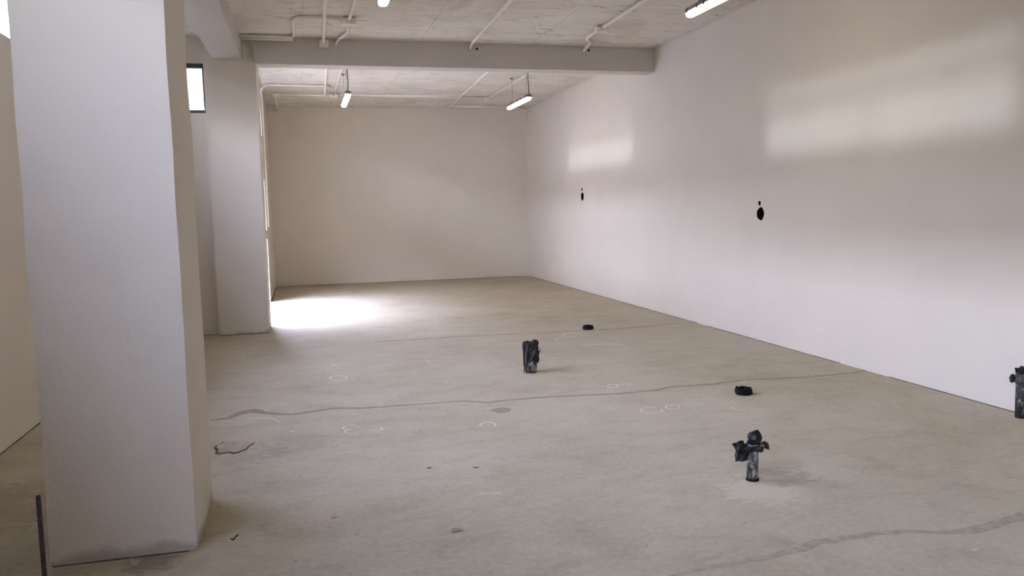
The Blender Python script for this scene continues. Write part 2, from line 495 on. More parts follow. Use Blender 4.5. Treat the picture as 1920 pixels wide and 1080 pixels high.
for (y, z, ry, rz, sd) in HOLES:      # shade inside each hole, put in as a near-black lining
    lb = bmesh.new()
    o2 = blob((ry, rz), sd); n_ = len(o2)
    rows = []
    for d_, s_ in ((0.001, 0.965), (0.145, 0.86)):
        rows.append([lb.verts.new((XR + d_, y + a_ * s_, z + b_ * s_)) for a_, b_ in o2])
    for i in range(n_): lb.faces.new((rows[0][i], rows[0][(i + 1) % n_], rows[1][(i + 1) % n_], rows[1][i]))
    lb.faces.new(rows[1])
    h = obj('hole_lining', lb, m_dark, wr)
    h['label'] = 'dark broken-out hole in the plaster'

# ceiling slab and its cast panels
ceil = struct(obj('ceiling', nbox(XL - TH, XR + TH, YFRONT - TH, YB + TH, ZC + 0.022, ZC + 0.2), m_ceil), 'painted concrete ceiling of cast panels', 'ceiling')
xs = [-2.05, -1.42, 0.10, 1.64, 3.18, 4.72, 5.06]
def panel_mesh(w, d):
    b_ = bevel(nbox(-w / 2, w / 2, -d / 2, d / 2, -0.011, 0.011), 0.0015, 1)
    me = bpy.data.meshes.new('ceiling_panel'); bmesh.ops.recalc_face_normals(b_, faces=b_.faces[:]); b_.to_mesh(b_ and me); b_.free()
    me.materials.append(m_ceil)
    return me
pcache = {}
rng = random.Random(3)
def panels(y0, y1, x_edges, pitch):
    n_ = round((y1 - y0) / pitch); d = (y1 - y0) / n_
    for i in range(n_):
        for x0, x1 in zip(x_edges, x_edges[1:]):
            g = 0.0035
            key = (round(x1 - x0, 3), round(d, 3))
            if key not in pcache: pcache[key] = panel_mesh(x1 - x0 - g, d - g)
            p = bpy.data.objects.new('ceiling_panel', pcache[key])
            p.location = ((x0 + x1) / 2, y0 + (i + 0.5) * d, ZC + 0.0135 + rng.uniform(-0.0022, 0.0014))
            p.rotation_euler = (rng.uniform(-0.003, 0.003), rng.uniform(-0.0012, 0.0012), 0)
            p.parent = ceil
            COL.objects.link(p)
panels(3.0, 11.24, xs, 0.687)
panels(11.56, YB - 0.005, [-0.6] + xs[2:], 0.684)

# beams
BY0, BY1, BZ = 11.26, 11.54, 3.528
beam = struct(obj('beam', rough_box(-0.52, XR, BY0, BY1, BZ, ZC + 0.02, 0.25, 0.006, 4.0), m_beam), 'painted concrete cross beam under the ceiling between far column and right wall', 'beam')
lbeam = struct(obj('beam', rough_box(-1.03, -0.672, 4.72, 11.36, 3.575, ZC + 0.02, 0.3, 0.006, 8.0), m_beam), 'painted concrete beam running from near column to far column', 'beam')
lbeam2 = struct(obj('beam', rough_box(-1.03, -0.672, YFRONT, 4.06, 3.575, ZC + 0.02, 0.3, 0.006, 2.0), m_beam), 'painted concrete beam running over the viewer to the near column', 'beam')

# columns
col1 = struct(obj('column', rough_box(-1.195, -0.563, 4.034, 4.748, 0.004, ZC + 0.02, 0.10, 0.007, 1.0), m_column, smooth=False), 'large white plastered square column in the left foreground', 'column')
col2 = struct(obj('column', rough_box(-1.144, -0.508, 11.315, 12.0, 0.004, ZC + 0.02, 0.12, 0.006, 5.0), m_column), 'white plastered square column farther back under the cross beam', 'column')

# dark broken joints along wall feet
def ribbon(path, w, z0, z1, seed=0.0, wob=0.5):
    """flat strip lying on the floor; path of (x, y), w a number or list"""
    bm = bmesh.new()
    pts = [Vector((p[0], p[1], 0)) for p in path]
    L, R = [], []
    for i, p in enumerate(pts):
        d = (pts[min(i + 1, len(pts) - 1)] - pts[max(i - 1, 0)]).normalized()
        nrm = Vector((-d.y, d.x, 0))
        ww = (w[i] if isinstance(w, (list, tuple)) else w) / 2
        a_ = ww * (1 + wob * noise.noise(p * 9 + Vector((seed, 0, 0))))
        b_ = ww * (1 + wob * noise.noise(p * 9 + Vector((0, seed + 40, 0))))
        L.append(p + nrm * a_); R.append(p - nrm * b_)
    n_ = len(pts)
    lo = [[bm.verts.new((q.x, q.y, z0)) for q in S] for S in (L, R)]
    hi = [[bm.verts.new((q.x, q.y, z1)) for q in S] for S in (L, R)]
    for i in range(n_ - 1):
        bm.faces.new((hi[0][i], hi[0][i + 1], hi[1][i + 1], hi[1][i]))
        bm.faces.new((lo[0][i], lo[1][i], lo[1][i + 1], lo[0][i + 1]))
        bm.faces.new((lo[0][i], lo[0][i + 1], hi[0][i + 1], hi[0][i]))
        bm.faces.new((lo[1][i], hi[1][i], hi[1][i + 1], lo[1][i + 1]))
    for i in (0, n_ - 1):
        bm.faces.new((lo[0][i], hi[0][i], hi[1][i], lo[1][i]))
    return bm

def dense(path, step):
    out = []
    for a_, b_ in zip(path, path[1:]):
        a_, b_ = Vector(a_), Vector(b_)
        k = max(1, int((b_ - a_).length / step))
        out += [tuple(a_.lerp(b_, i / k)) for i in range(k)]
    out.append(tuple(path[-1]))
    return out

def joint(path, w, seed, parent):
    o = obj('joint_crack', ribbon(dense(path, 0.06), w, 0.0, 0.004, seed, 1.3), m_gap, parent)
    o['label'] = 'dark gap between wall and floor'
joint([(XR - 0.001, 4.2), (XR - 0.001, 6.2)], 0.014, 1, wr)
joint([(XR - 0.001, 6.9), (XR - 0.001, 9.6)], 0.012, 2, wr)
joint([(XR - 0.001, 9.9), (XR - 0.001, 18.3)], 0.016, 3, wr)
joint([(XLR + 0.05, YB - 0.002), (0.6, YB - 0.002)], 0.11, 4, wb)
joint([(0.6, YB - 0.002), (4.9, YB - 0.002)], 0.03, 5, wb)
joint([(XLR + 0.003, 15.4), (XLR + 0.003, 18.3)], 0.03, 6, wlr)
joint([(-1.13, 11.312), (-0.52, 11.312)], 0.03, 7, col2)
joint([(-1.19, 4.031), (-0.60, 4.031)], 0.006, 8, col1)
joint([(XL + 0.002, 4.5), (XL + 0.002, 11.4)], 0.012, 10, wl)
joint([(XL + 0.05, YW - 0.002), (-1.15, YW - 0.002)], 0.03, 11, wc)

# windows and door frame
def frame_bar(parent, name, *b_):
    return obj(name, bevel(nbox(*b_), 0.004, 1), m_black_frame, parent)
def window_x(idx, x, y0, y1, z0, z1, nm):
    w = empty('window_%d' % idx, (x, (y0 + y1) / 2, z0)); struct(w)
    def L(a_): return a_ - (y0 + y1) / 2
    h = z1 - z0; f = 0.05
    frame_bar(w, 'window_rail', -0.03, 0.03, L(y0), L(y1), 0, 0.03)
    frame_bar(w, 'window_rail', -0.03, 0.03, L(y0), L(y1), h - f, h)
    for k in range(nm + 1):
        y = y0 + (y1 - y0 - f) * k / nm
        frame_bar(w, 'window_mullion', -0.028, 0.028, L(y), L(y) + f, f, h - f)
    frame_bar(w, 'window_transom', -0.027, 0.027, L(y0) + f, L(y1) - f, h - 0.43, h - 0.34)
    for zb in range(5):  # unseen bars added to dim the sun through the upper light
        frame_bar(w, 'window_louvre', 0.03, 0.05, L(y0), L(y1), h - 0.325 + zb * 0.055, h - 0.299 + zb * 0.055)
    for k in range(nm):
        ya = y0 + (y1 - y0 - f) * k / nm + f; yb = y0 + (y1 - y0 - f) * (k + 1) / nm
        obj('window_pane', nbox(-0.003, 0.003, L(ya), L(yb), f, h - f), m_glass, w)
    return w
w2 = window_x(2, XL - 0.14, *WIN_LEFT[0], CL0, CL1, 2)
w2['label'] = 'bright high window in the wall left of the near column'; w2['category'] = 'window'
w3 = window_x(3, XL - 0.14, *WIN_LEFT[1], SILL[1], CL1, 5)
w3['label'] = 'bright high window in the left wall behind the viewer'; w3['category'] = 'window'

w4 = window_x(4, XLR - 0.14, DOOR[0], DOOR[1], CL0, CL1, 2)
w4['label'] = 'high window above the doorway behind the far column'; w4['category'] = 'window'
w5 = window_x(5, XL - 0.14, *WIN_LEFT[2], CL0, CL1, 2)  # unseen window added to brighten the lower right wall and far column
w5['label'] = 'high window in the left wall hidden between the two columns'; w5['category'] = 'window'
w1 = struct(empty('window_1', ((WIN1[0] + WIN1[1]) / 2, YW + 0.05, WIN1[2])), 'black-framed bright window high beside the far column', 'window')
hw = (WIN1[1] - WIN1[0]) / 2; hh = WIN1[3] - WIN1[2]
frame_bar(w1, 'window_rail', -hw, hw, -0.03, 0.03, 0.0, 0.045)
frame_bar(w1, 'window_rail', -hw, hw, -0.03, 0.03, hh - 0.07, hh - 0.008)
for x in (-hw, hw - 0.02): frame_bar(w1, 'window_stile', x, x + 0.02, -0.028, 0.028, 0.045, hh - 0.07)
obj('window_pane', nbox(-hw + 0.02, hw - 0.02, -0.003, 0.003, 0.045, hh - 0.07), m_glass, w1)

d1 = struct(empty('door_1', (XLR - 0.12, (DOOR[0] + DOOR[1]) / 2, 0)), 'wide open doorway in the left wall behind the far column', 'door')
dw = (DOOR[1] - DOOR[0]) / 2
for y in (-dw, dw - 0.05): frame_bar(d1, 'door_jamb', -0.05, 0.05, y, y + 0.05, 0, DOOR[2])
frame_bar(d1, 'door_head', -0.05, 0.05, -dw + 0.05, dw - 0.05, DOOR[2] - 0.05, DOOR[2])

m_out = plaster('dark_brick_render', (0.085, 0.075, 0.065))  # kept dark so the added light blockers bounce little light
for (ya, yb, za, hz, lb_) in ((-30, 4.7, -0.1, 6.1, 'first building across the lane'), (8.5, 11.9, -0.1, 6.1, 'narrow pier between the two galleries across the lane'),
                              (15.5, 45, -0.1, 6.1, 'last building across the lane'), (11.9, 15.5, -0.1, 4.0, 'rear gallery parapet across the lane'), (4.7, 8.5, -0.1, 3.85, 'front gallery parapet across the lane'),
                              (4.7, 8.5, 5.35, 6.1, 'front gallery upper storey across the lane'), (11.9, 15.5, 5.35, 6.1, 'rear gallery upper storey across the lane')):
    struct(obj('wall_boundary', nbox(-14.0, -12.0, ya, yb, za, hz), m_out), 'outer wall of the ' + lb_, 'wall')  # unseen blocks added to cut low sky; their slots shape the sun patches
struct(obj('wall_canopy', nbox(XLR - TH - 1.25, XLR - TH, 11.7, 15.7, 2.32, 2.42), m_out), 'dark canopy over the doorway outside', 'canopy')  # unseen canopy added to cut high sky at the doorway
# paving outside the doorway
struct(obj('ground_outside', nbox(-12.0, XL - TH, YFRONT, 24.0, -0.2, -0.04), simple('outside_asphalt', (0.09, 0.088, 0.085), 0.9)), 'dark asphalt outside the windows', 'ground')
struct(obj('ground_outside', nbox(XL - TH, XLR - TH, YW + TH, 24.0, -0.2, -0.04), bpy.data.materials['outside_asphalt']), 'dark asphalt outside the doorway', 'ground')

# ------------------------------------------------------------------ floor marks
CHALK=[
  [(3.185, 9.469), (3.063, 9.475), (2.947, 9.456), (2.892, 9.369), (2.893, 9.241)] ,
  [(3.058, 9.566), (3.148, 9.737), (3.251, 9.789), (3.311, 9.693), (3.3, 9.558), (3.355, 9.535)] ,
  [(3.059, 8.809), (3.244, 8.834), (3.365, 8.805), (3.465, 8.725), (3.492, 8.598)] ,
  [(1.149, 8.529), (1.223, 8.533), (1.236, 8.432), (1.185, 8.389)] ,
  [(0.315, 8.535), (0.251, 8.559), (0.226, 8.63), (0.251, 8.698), (0.3, 8.695)] ,
  [(0.335, 7.955), (0.338, 7.919), (0.332, 7.886), (0.317, 7.86), (0.296, 7.845), (0.27, 7.841), (0.243, 7.85), (0.218, 7.871), (0.197, 7.9), (0.184, 7.935), (0.179, 7.972), (0.183, 8.006), (0.197, 8.034), (0.218, 8.052), (0.243, 8.057), (0.271, 8.049), (0.297, 8.029), (0.319, 8.0), (0.333, 7.965)] ,
  [(0.341, 7.983), (0.396, 8.044), (0.465, 8.073)] ,
  [(2.651, 6.696), (2.64, 6.677), (2.625, 6.661), (2.608, 6.652), (2.591, 6.65), (2.576, 6.656), (2.564, 6.668), (2.557, 6.686), (2.557, 6.707), (2.562, 6.729), (2.573, 6.749), (2.588, 6.764), (2.605, 6.774), (2.622, 6.776), (2.638, 6.77), (2.649, 6.758), (2.656, 6.739), (2.656, 6.718), (2.651, 6.696)] ,
  [(2.698, 6.738), (2.741, 6.757), (2.773, 6.71)] ,
  [(0.327, 6.031), (0.327, 6.094), (0.294, 6.129), (0.239, 6.124), (0.213, 6.078), (0.226, 6.02), (0.27, 5.989)] ,
  [(0.27, 5.989), (0.232, 5.987), (0.218, 5.946), (0.242, 5.894), (0.287, 5.871), (0.318, 5.883)] ,
  [(0.403, 5.944), (0.445, 5.899), (0.489, 5.914), (0.501, 5.956), (0.477, 5.995)] ,
  [(1.196, 5.779), (1.212, 5.836), (1.247, 5.864), (1.287, 5.858), (1.314, 5.817), (1.305, 5.741)] ,
  [(-0.497, 6.576), (-0.389, 6.582), (-0.316, 6.556), (-0.289, 6.487), (-0.247, 6.406)] ,
  [(2.661, 5.809), (2.658, 5.781), (2.647, 5.753), (2.628, 5.73), (2.604, 5.714), (2.576, 5.705), (2.548, 5.705), (2.522, 5.713), (2.501, 5.73), (2.487, 5.753), (2.481, 5.779), (2.484, 5.808), (2.496, 5.835), (2.516, 5.858), (2.542, 5.874), (2.57, 5.882), (2.599, 5.88), (2.625, 5.87), (2.645, 5.851)] ,
  [(2.817, 5.813), (2.805, 5.796), (2.788, 5.782), (2.769, 5.775), (2.749, 5.775), (2.732, 5.781), (2.718, 5.793), (2.71, 5.81), (2.709, 5.829), (2.715, 5.849), (2.727, 5.867), (2.743, 5.881), (2.763, 5.888), (2.783, 5.889), (2.801, 5.883), (2.814, 5.87), (2.822, 5.853), (2.823, 5.833), (2.817, 5.813)] ,
  [(3.298, 5.638), (3.294, 5.625), (3.287, 5.613), (3.278, 5.603), (3.267, 5.594), (3.254, 5.587), (3.241, 5.583), (3.228, 5.581), (3.216, 5.583), (3.204, 5.587), (3.195, 5.594), (3.188, 5.603), (3.184, 5.613), (3.182, 5.625), (3.184, 5.638), (3.188, 5.65), (3.195, 5.662), (3.205, 5.673), (3.216, 5.681)] ,
  [(3.397, 5.58), (3.393, 5.572), (3.387, 5.565), (3.381, 5.559), (3.373, 5.554), (3.364, 5.55), (3.355, 5.548), (3.346, 5.548), (3.338, 5.549), (3.33, 5.551), (3.323, 5.555), (3.318, 5.561), (3.314, 5.567), (3.312, 5.575), (3.311, 5.582), (3.313, 5.59), (3.316, 5.598), (3.32, 5.606), (3.327, 5.612)] ,
  [(0.886, 4.376), (0.939, 4.364), (1.012, 4.345)] ,
]
CRACKS=[
  [ (-0.771,6.637,0.106),(-0.634,6.658,0.124),(-0.579,6.780,0.185),(-0.464,6.849,0.227),(-0.354,6.719,0.146),(-0.167,6.618,0.089),(0.062,6.664,0.091),(0.169,6.701,0.093),(0.401,6.638,0.083),(0.746,6.611,0.073),(1.055,6.599,0.075),(1.234,6.595,0.074),(1.412,6.472,0.072),(1.581,6.511,0.074),(2.042,6.489,0.075),(2.493,6.411,0.074),(2.889,6.418,0.075),(3.050,6.493,0.077),(3.425,6.471,0.078),(3.831,6.536,0.080),(4.324,6.452,0.069),(4.718,6.457,0.081),(4.897,6.468,0.091),(5.075,6.534,0.105) ],
  [ (1.460,3.114,0.018),(1.584,3.135,0.033),(1.750,3.157,0.048),(1.868,3.178,0.065),(2.000,3.173,0.065),(2.154,3.198,0.072),(2.286,3.245,0.080),(2.419,3.249,0.059),(2.599,3.253,0.054),(2.756,3.224,0.049),(2.890,3.168,0.043),(2.990,3.144,0.062),(3.125,3.156,0.079),(3.286,3.190,0.082),(3.465,3.222,0.090) ],
  [ (0.766,10.015,0.062),(1.355,9.994,0.083),(1.760,10.008,0.084),(2.439,9.960,0.086),(2.980,9.878,0.085),(3.210,9.927,0.086),(3.415,9.891,0.086),(3.844,9.860,0.087),(4.234,9.900,0.088),(4.719,9.958,0.067) ],
]

CRACK_LABELS = ['long filled crack crossing the middle of the floor', 'wide filled crack in the right foreground', 'thin filled crack near the far bay']
for i, c in enumerate(CRACKS):
    pts, ws = [], []
    for (x0, y0, a_), (x1, y1, b_) in zip(c, c[1:]):
        k = max(1, int(math.hypot(x1 - x0, y1 - y0) / 0.05))
        for j in range(k):
            s = j / k
            x, y = x0 + (x1 - x0) * s, y0 + (y1 - y0) * s
            y += 0.012 * noise.noise(Vector((x * 3, i * 7, 0)))
            pts.append((x, y)); ws.append((a_ + (b_ - a_) * s) * (0.8 if i == 1 else 0.42))
    pts.append(c[-1][:2]); ws.append(c[-1][2] * (0.8 if i == 1 else 0.42))
    o = obj('crack_filler', ribbon(pts, ws, 0.0, 0.0015, i * 5.0, 0.7), m_filler_pale if i == 1 else m_filler, floor)
    o['label'] = CRACK_LABELS[i]
for i, c in enumerate(CHALK):
    sp = smooth_path([(x, y, 0) for x, y in c], 0.08, 4) if len(c) < 12 else [Vector((x, y, 0)) for x, y in c]
    y_ = sum(p.y for p in sp) / len(sp)
    o = obj('chalk_mark', ribbon([(p.x, p.y) for p in sp], 0.0035 + 0.0008 * y_, 0.0, 0.0010, i * 3.0, 0.9), m_chalk, floor)

def flake(name, cx, cy, rx, ry, h, seed, mat, parent):
    bm = bmesh.new(); k = 26
    lo, hi = [], []
    for i in range(k):
        t_ = 2 * math.pi * i / k
        s_ = 1 + 0.35 * noise.noise(Vector((math.cos(t_) * 2, math.sin(t_) * 2, seed)))
        lo.append(bm.verts.new((cx + rx * s_ * math.cos(t_), cy + ry * s_ * math.sin(t_), 0)))
        hi.append(bm.verts.new((cx + rx * s_ * 0.97 * math.cos(t_), cy + ry * s_ * 0.97 * math.sin(t_), h)))
    for i in range(k): bm.faces.new((lo[i], lo[(i + 1) % k], hi[(i + 1) % k], hi[i]))
    bm.faces.new(hi)
    return obj(name, bm, mat, parent)
m_flake = simple('lifted_screed', (0.37, 0.315, 0.215), 0.85, var=0.2, scale=9, bump=0.4)
flake('floor_patch', -0.54, 5.81, 0.125, 0.165, 0.003, 2.0, m_gap, floor)['label'] = 'dark edge round lifted screed patch beside near column'
flake('floor_patch', -0.535, 5.815, 0.113, 0.150, 0.006, 2.0, m_flake, floor)['label'] = 'lifted round screed patch beside near column'
flake('floor_patch', 1.455, 6.19, 0.08, 0.08, 0.002, 6.0, m_filler, floor)

# small scraps lying about
def scrap(x, y, s, seed, label, mat):
    bm = bmesh.new()
    bmesh.ops.create_icosphere(bm, subdivisions=2, radius=s)
    for v in bm.verts: v.co.x *= 1.5; v.co.z = v.co.z * 0.2
    crumple(bm, s * 0.6, 1.1 / s, seed)
    for v in bm.verts: v.co.z *= 0.4
    zmin = min(v.co.z for v in bm.verts)
    for v in bm.verts: v.co.z -= zmin
    o = obj('rubble_scrap', bm, mat); o.location = (x, y, 0)
    tag(o, label, 'scrap', 'scraps on the floor')
bmh = tube(bmesh.new(), smooth_path([(-0.012, 0.006, 0.004), (0.0, -0.01, 0.004), (0.008, 0.004, 0.012), (0.022, 0.012, 0.02)], 0.01, 4), 0.0035, 6)
hk = obj('bent_wire', bmh, m_bag); hk.location = (-0.404, 4.112, 0)
tag(hk, 'small bent black wire scrap on the floor beside the near column', 'scrap')
for (x, y, s, sd, lb_, mt_) in ((0.69, 4.918, 0.012, 1, 'tiny dark chip left of the two chips in the open floor', m_gap), (0.97, 4.836, 0.012, 2, 'tiny round dark chip in the open mid floor', m_gap),
                                (0.669, 3.894, 0.022, 3, 'flat grey mortar scrap in the open foreground floor', m_filler), (0.085, 4.256, 0.011, 4, 'tiny tan chip in the left foreground floor', simple('tan_chip', (0.28, 0.20, 0.10), 0.9))):
    scrap(x, y, s, sd, lb_, mt_)

# ------------------------------------------------------------------ conduits
CR = 0.020
ZK = ZC - 0.034
def conduit_run(name, path, label, boxes=(), r=CR, rad=0.10, extra=()):
    path = [Vector(p) for p in path]
    o0 = path[0]
    root = empty(name, o0)
    tag(root, label, 'conduit', 'painted ceiling conduits')
    obj('pipe', tube(bmesh.new(), smooth_path([p - o0 for p in path], rad), r, 10), m_conduit, root, True)
    for ex in extra:
        obj('pipe', tube(bmesh.new(), smooth_path([Vector(p) - o0 for p in ex], rad), r, 10), m_conduit, root, True)
    for (c, sz) in boxes:
        c = Vector(c) - o0; sx_, sy_, sz_ = sz
        bx = obj('junction_box', bevel(nbox(c.x - sx_, c.x + sx_, c.y - sy_, c.y + sy_, c.z - sz_, c.z + sz_), 0.006, 2), m_conduit, root)
        obj('box_lid', bevel(nbox(c.x - sx_ * 1.06, c.x + sx_ * 1.06, c.y - sy_ * 1.06, c.y + sy_ * 1.06, c.z - sz_ - 0.008, c.z - sz_), 0.003, 1), m_conduit, bx)
    # saddles along straight stretches
    tot = 0
    for a_, b_ in zip(path, path[1:]):
        d = b_ - a_
        if d.length > 0.9 and abs(d.z) < 0.2:
            k = int(d.length / 1.1)
            for i in range(k):
                q = a_ + d * ((i + 0.6) / k) - o0
                u = d.normalized(); s = u.cross(Vector((0, 0, 1)))
                bb = bmesh.new()
                ring = []
                for e_ in (-0.009, 0.009):
                    row = []
                    for j in range(9):
                        t_ = math.pi * j / 8
                        row.append(bb.verts.new(q + u * e_ + s * math.cos(t_) * (r + 0.004) - Vector((0, 0, 1)) * math.sin(t_) * (r + 0.004)))
                    row.append(bb.verts.new(q + u * e_ - s * (r + 0.02) + Vector((0, 0, r))))
                    row.insert(0, bb.verts.new(q + u * e_ + s * (r + 0.02) + Vector((0, 0, r))))
                    ring.append(row)
                for j in range(10): bb.faces.new((ring[0][j], ring[0][j + 1], ring[1][j + 1], ring[1][j]))
                obj('saddle', bb, m_conduit, root)
    return root

# front bay
conduit_run('conduit', [(0.30, 4.2, ZK - 0.03), (0.33, 9.2, ZK - 0.03), (0.365, 11.16, ZK - 0.03)], 'straight white conduit ending in a box on the cross beam', [((0.368, 11.195, ZK - 0.03), (0.06, 0.055, 0.04))])
conduit_run('conduit', [(0.66, 4.2, ZK - 0.005), (0.645, 9.15, ZK - 0.005), (0.625, 9.90, ZK - 0.005)], 'white conduit with a junction box and a bent tail into the cross beam', [((0.625, 9.97, ZK - 0.014), (0.085, 0.06, 0.03))],
            extra=[[(0.632, 10.02, ZK), (0.648, 10.62, ZK), (0.555, 11.05, ZK), (0.53, 11.24, ZK - 0.01), (0.53, 11.275, ZK - 0.03)]])
conduit_run('conduit', [(0.525, 9.95, ZK + 0.013), (0.05, 9.93, ZK + 0.013), (-0.01, 10.1, ZK + 0.013), (-0.005, 11.06, ZK + 0.011), (-0.665, 11.06, ZK + 0.011)], 'white conduit stepping from the junction box to the long beam', rad=0.13)
conduit_run('conduit', [(-0.02, 11.16, ZK), (-0.665, 11.16, ZK)], 'short white conduit running tight along the cross beam')
conduit_run('conduit', [(2.27, 4.2, ZK), (2.28, 8.9, ZK), (2.318, 10.70, ZK), (2.322, 11.0, ZK), (2.335, 11.24, ZK - 0.02), (2.336, 11.28, ZK - 0.045)], 'single white conduit entering the middle of the cross beam')
conduit_run('conduit', [(3.72, 4.2, ZK), (3.73, 8.66, ZK), (3.755, 9.88, ZK)], 'white conduit with a box and zigzag tail near the right wall', [((3.757, 9.94, ZK - 0.012), (0.075, 0.055, 0.028))],
            extra=[[(3.76, 9.98, ZK), (3.765, 10.45, ZK), (3.79, 10.60, ZK), (3.935, 10.82, ZK), (3.97, 11.15, ZK - 0.01), (3.985, 11.28, ZK - 0.03)]])
for (x, z) in ((2.43, ZC - 0.07), (4.06, ZC - 0.05)):
    bm = tube(bmesh.new(), [(x, BY0 - 0.008, z), (x, BY0 + 0.05, z)], 0.015, 12)  # solid near-black stub, painting the shade of a drilled hole
    h = obj('drill_hole', bm, m_dark, beam); h['label'] = 'dark drilled hole in the beam'

# rear bay
conduit_run('conduit', [(0.44, 11.56, ZK - 0.03), (0.46, 13.48, ZK - 0.03), (0.505, 16.08, ZK - 0.03), (0.44, 16.17, ZK - 0.02), (-0.33, 16.25, ZK)], 'white conduit turning left to a box at the rear left corner', [((-0.38, 16.27, ZK - 0.01), (0.06, 0.05, 0.028))],
            extra=[[(-0.40, 16.3, ZK), (-0.43, 17.9, ZK), (-0.43, YB - 0.02, ZK - 0.03)]])
conduit_run('conduit', [(0.70, 11.56, ZK), (0.698, 13.5, ZK), (0.69, 14.6, ZK), (0.68, 16.2, ZK)], 'white conduit leading to the rear junction box', [((0.67, 16.28, ZK - 0.012), (0.08, 0.06, 0.03))])
conduit_run('conduit', [(0.575, 16.22, ZK + 0.013), (0.585, 15.35, ZK + 0.013), (0.52, 15.18, ZK + 0.013), (-0.52, 15.18, ZK + 0.013), (-0.612, 15.18, ZK - 0.06), (-0.614, 15.40, 3.6), (-0.614, 15.42, 1.35)], 'white conduit crossing to the left wall and dropping down it', rad=0.12)
conduit_run('conduit', [(0.755, 16.30, ZK + 0.013), (3.68, 16.45, ZK + 0.013)], 'long white conduit crossing the rear ceiling', [((3.755, 16.46, ZK - 0.012), (0.07, 0.055, 0.028))])
conduit_run('conduit', [(2.98, 11.56, ZK - 0.03), (3.02, 13.6, ZK - 0.03), (3.16, 17.72, ZK - 0.03)], 'slanting white conduit in the rear ceiling left of the right lamp')
conduit_run('conduit', [(3.19, 17.8, ZK), (4.95, 17.88, ZK)], 'white conduit crossing just before the back wall')
conduit_run('conduit', [(3.77, 11.56, ZK), (3.767, 13.62, ZK), (3.757, 16.40, ZK)], 'white conduit straight above the right rear lamp')

# ------------------------------------------------------------------ lamps
def rounded_profile(w, h, r, n=5):
    """half tub: flat top at z=0, rounded bottom corners down to -h"""
    pts = [(-w / 2, 0)]
    for i in range(n + 1):
        t_ = math.pi + (math.pi / 2) * i / n
        pts.append((-w / 2 + r + r * math.cos(t_), -h + r + r * math.sin(t_)))
    for i in range(n + 1):
        t_ = 1.5 * math.pi + (math.pi / 2) * i / n
        pts.append((w / 2 - r + r * math.cos(t_), -h + r + r * math.sin(t_)))
    pts.append((w / 2, 0))
    return pts
def extrude_profile(prof, ys):
    bm = bmesh.new(); rows = []
    for y, s in ys:
        rows.append([bm.verts.new((x * s, y, z * s)) for x, z in prof])
    n_ = len(prof)
    for A, B in zip(rows, rows[1:]):
        for i in range(n_): bm.faces.new((A[i], A[(i + 1) % n_], B[(i + 1) % n_], B[i]))
    bm.faces.new(rows[0][::-1]); bm.faces.new(rows[-1])
    return bm
LAMP_L = 1.36
def make_lamp():
    root = empty('fluorescent_lamp', (0, 0, 0))
    h = LAMP_L / 2
    obj('diffuser', extrude_profile(rounded_profile(0.086, 0.056, 0.030), [(-h, 0.78), (-h + 0.012, 0.93), (-h + 0.035, 1), (h - 0.035, 1), (h - 0.012, 0.93), (h, 0.78)]), m_lamp, root, False)
    hs = bmesh.new()
    prof = [(-0.046, -0.008), (0.046, -0.008), (0.047, 0.008), (0.036, 0.032), (-0.036, 0.032), (-0.047, 0.008)]
    hs = extrude_profile(prof, [(-h - 0.006, 0.9), (-h + 0.008, 1), (h - 0.008, 1), (h + 0.006, 0.9)])
    obj('housing', hs, m_housing, root)
    for y in (-h + 0.05, -h + 0.35, -0.1, 0.3, h - 0.25, h - 0.05):
        for s in (-1, 1):
            obj('clip', bevel(nbox(s * 0.048 - 0.004, s * 0.048 + 0.004, y - 0.012, y + 0.012, -0.022, 0.018), 0.002, 1), m_clip, root)
    for x in (-0.022, 0.022):
        obj('end_clip', bevel(nbox(x - 0.007, x + 0.007, -h - 0.014, -h + 0.004, -0.034, 0.024), 0.002, 1), m_clip, root)
    for y in (-h + 0.12, h - 0.25):
        br = obj('hanger_bracket', bevel(nbox(-0.03, 0.03, y - 0.012, y + 0.012, 0.034, 0.046), 0.003, 1), m_clip, root)
    top = ZC - 3.40
    obj('hanger_wire', tube(bmesh.new(), [(0, h - 0.25, 0.044), (0, h - 0.25, top)], 0.0032, 6), m_wire, root)
    obj('hanger_wire', tube(bmesh.new(), [(-0.015, -h + 0.12, 0.044), (-0.015, -h + 0.12, top)], 0.0032, 6), m_wire, root)
    obj('hook', bevel(nbox(-0.03, 0.02, h - 0.27, h - 0.23, top - 0.012, top), 0.003, 1), m_cord, root)
    obj('power_cord', tube(bmesh.new(), smooth_path([(0, -h + 0.01, 0.03), (0, -h + 0.02, 0.06), (0.012, -h + 0.06, 0.16), (0.0, -h + 0.07, 0.30), (0.004, -h + 0.07, top)], 0.06), 0.0075, 8), m_cord, root, True)
    return root
def copy_tree(o, parent=None):
    c = o.copy(); COL.objects.link(c)
    if parent: c.parent = parent
    for ch in o.children: copy_tree(ch, c)
    return c
lamp0 = make_lamp()
spots = [((0.755, 13.60, 3.40), 'lit fluorescent lamp hanging in the rear bay nearer the left column'), ((3.665, 13.72, 3.40), 'lit fluorescent lamp hanging in the rear bay nearer the right wall'),
         ((3.62, 6.57, 3.40), 'lit fluorescent lamp at the top edge beside the right wall'), ((0.75, 6.60, 3.40), 'lit fluorescent lamp cut off at the top edge above mid floor')]
for i, (loc, lb_) in enumerate(spots):
    o = lamp0 if i == 0 else copy_tree(lamp0)
    o.location = loc
    tag(o, lb_, 'lamp', 'hanging fluorescent lamps')

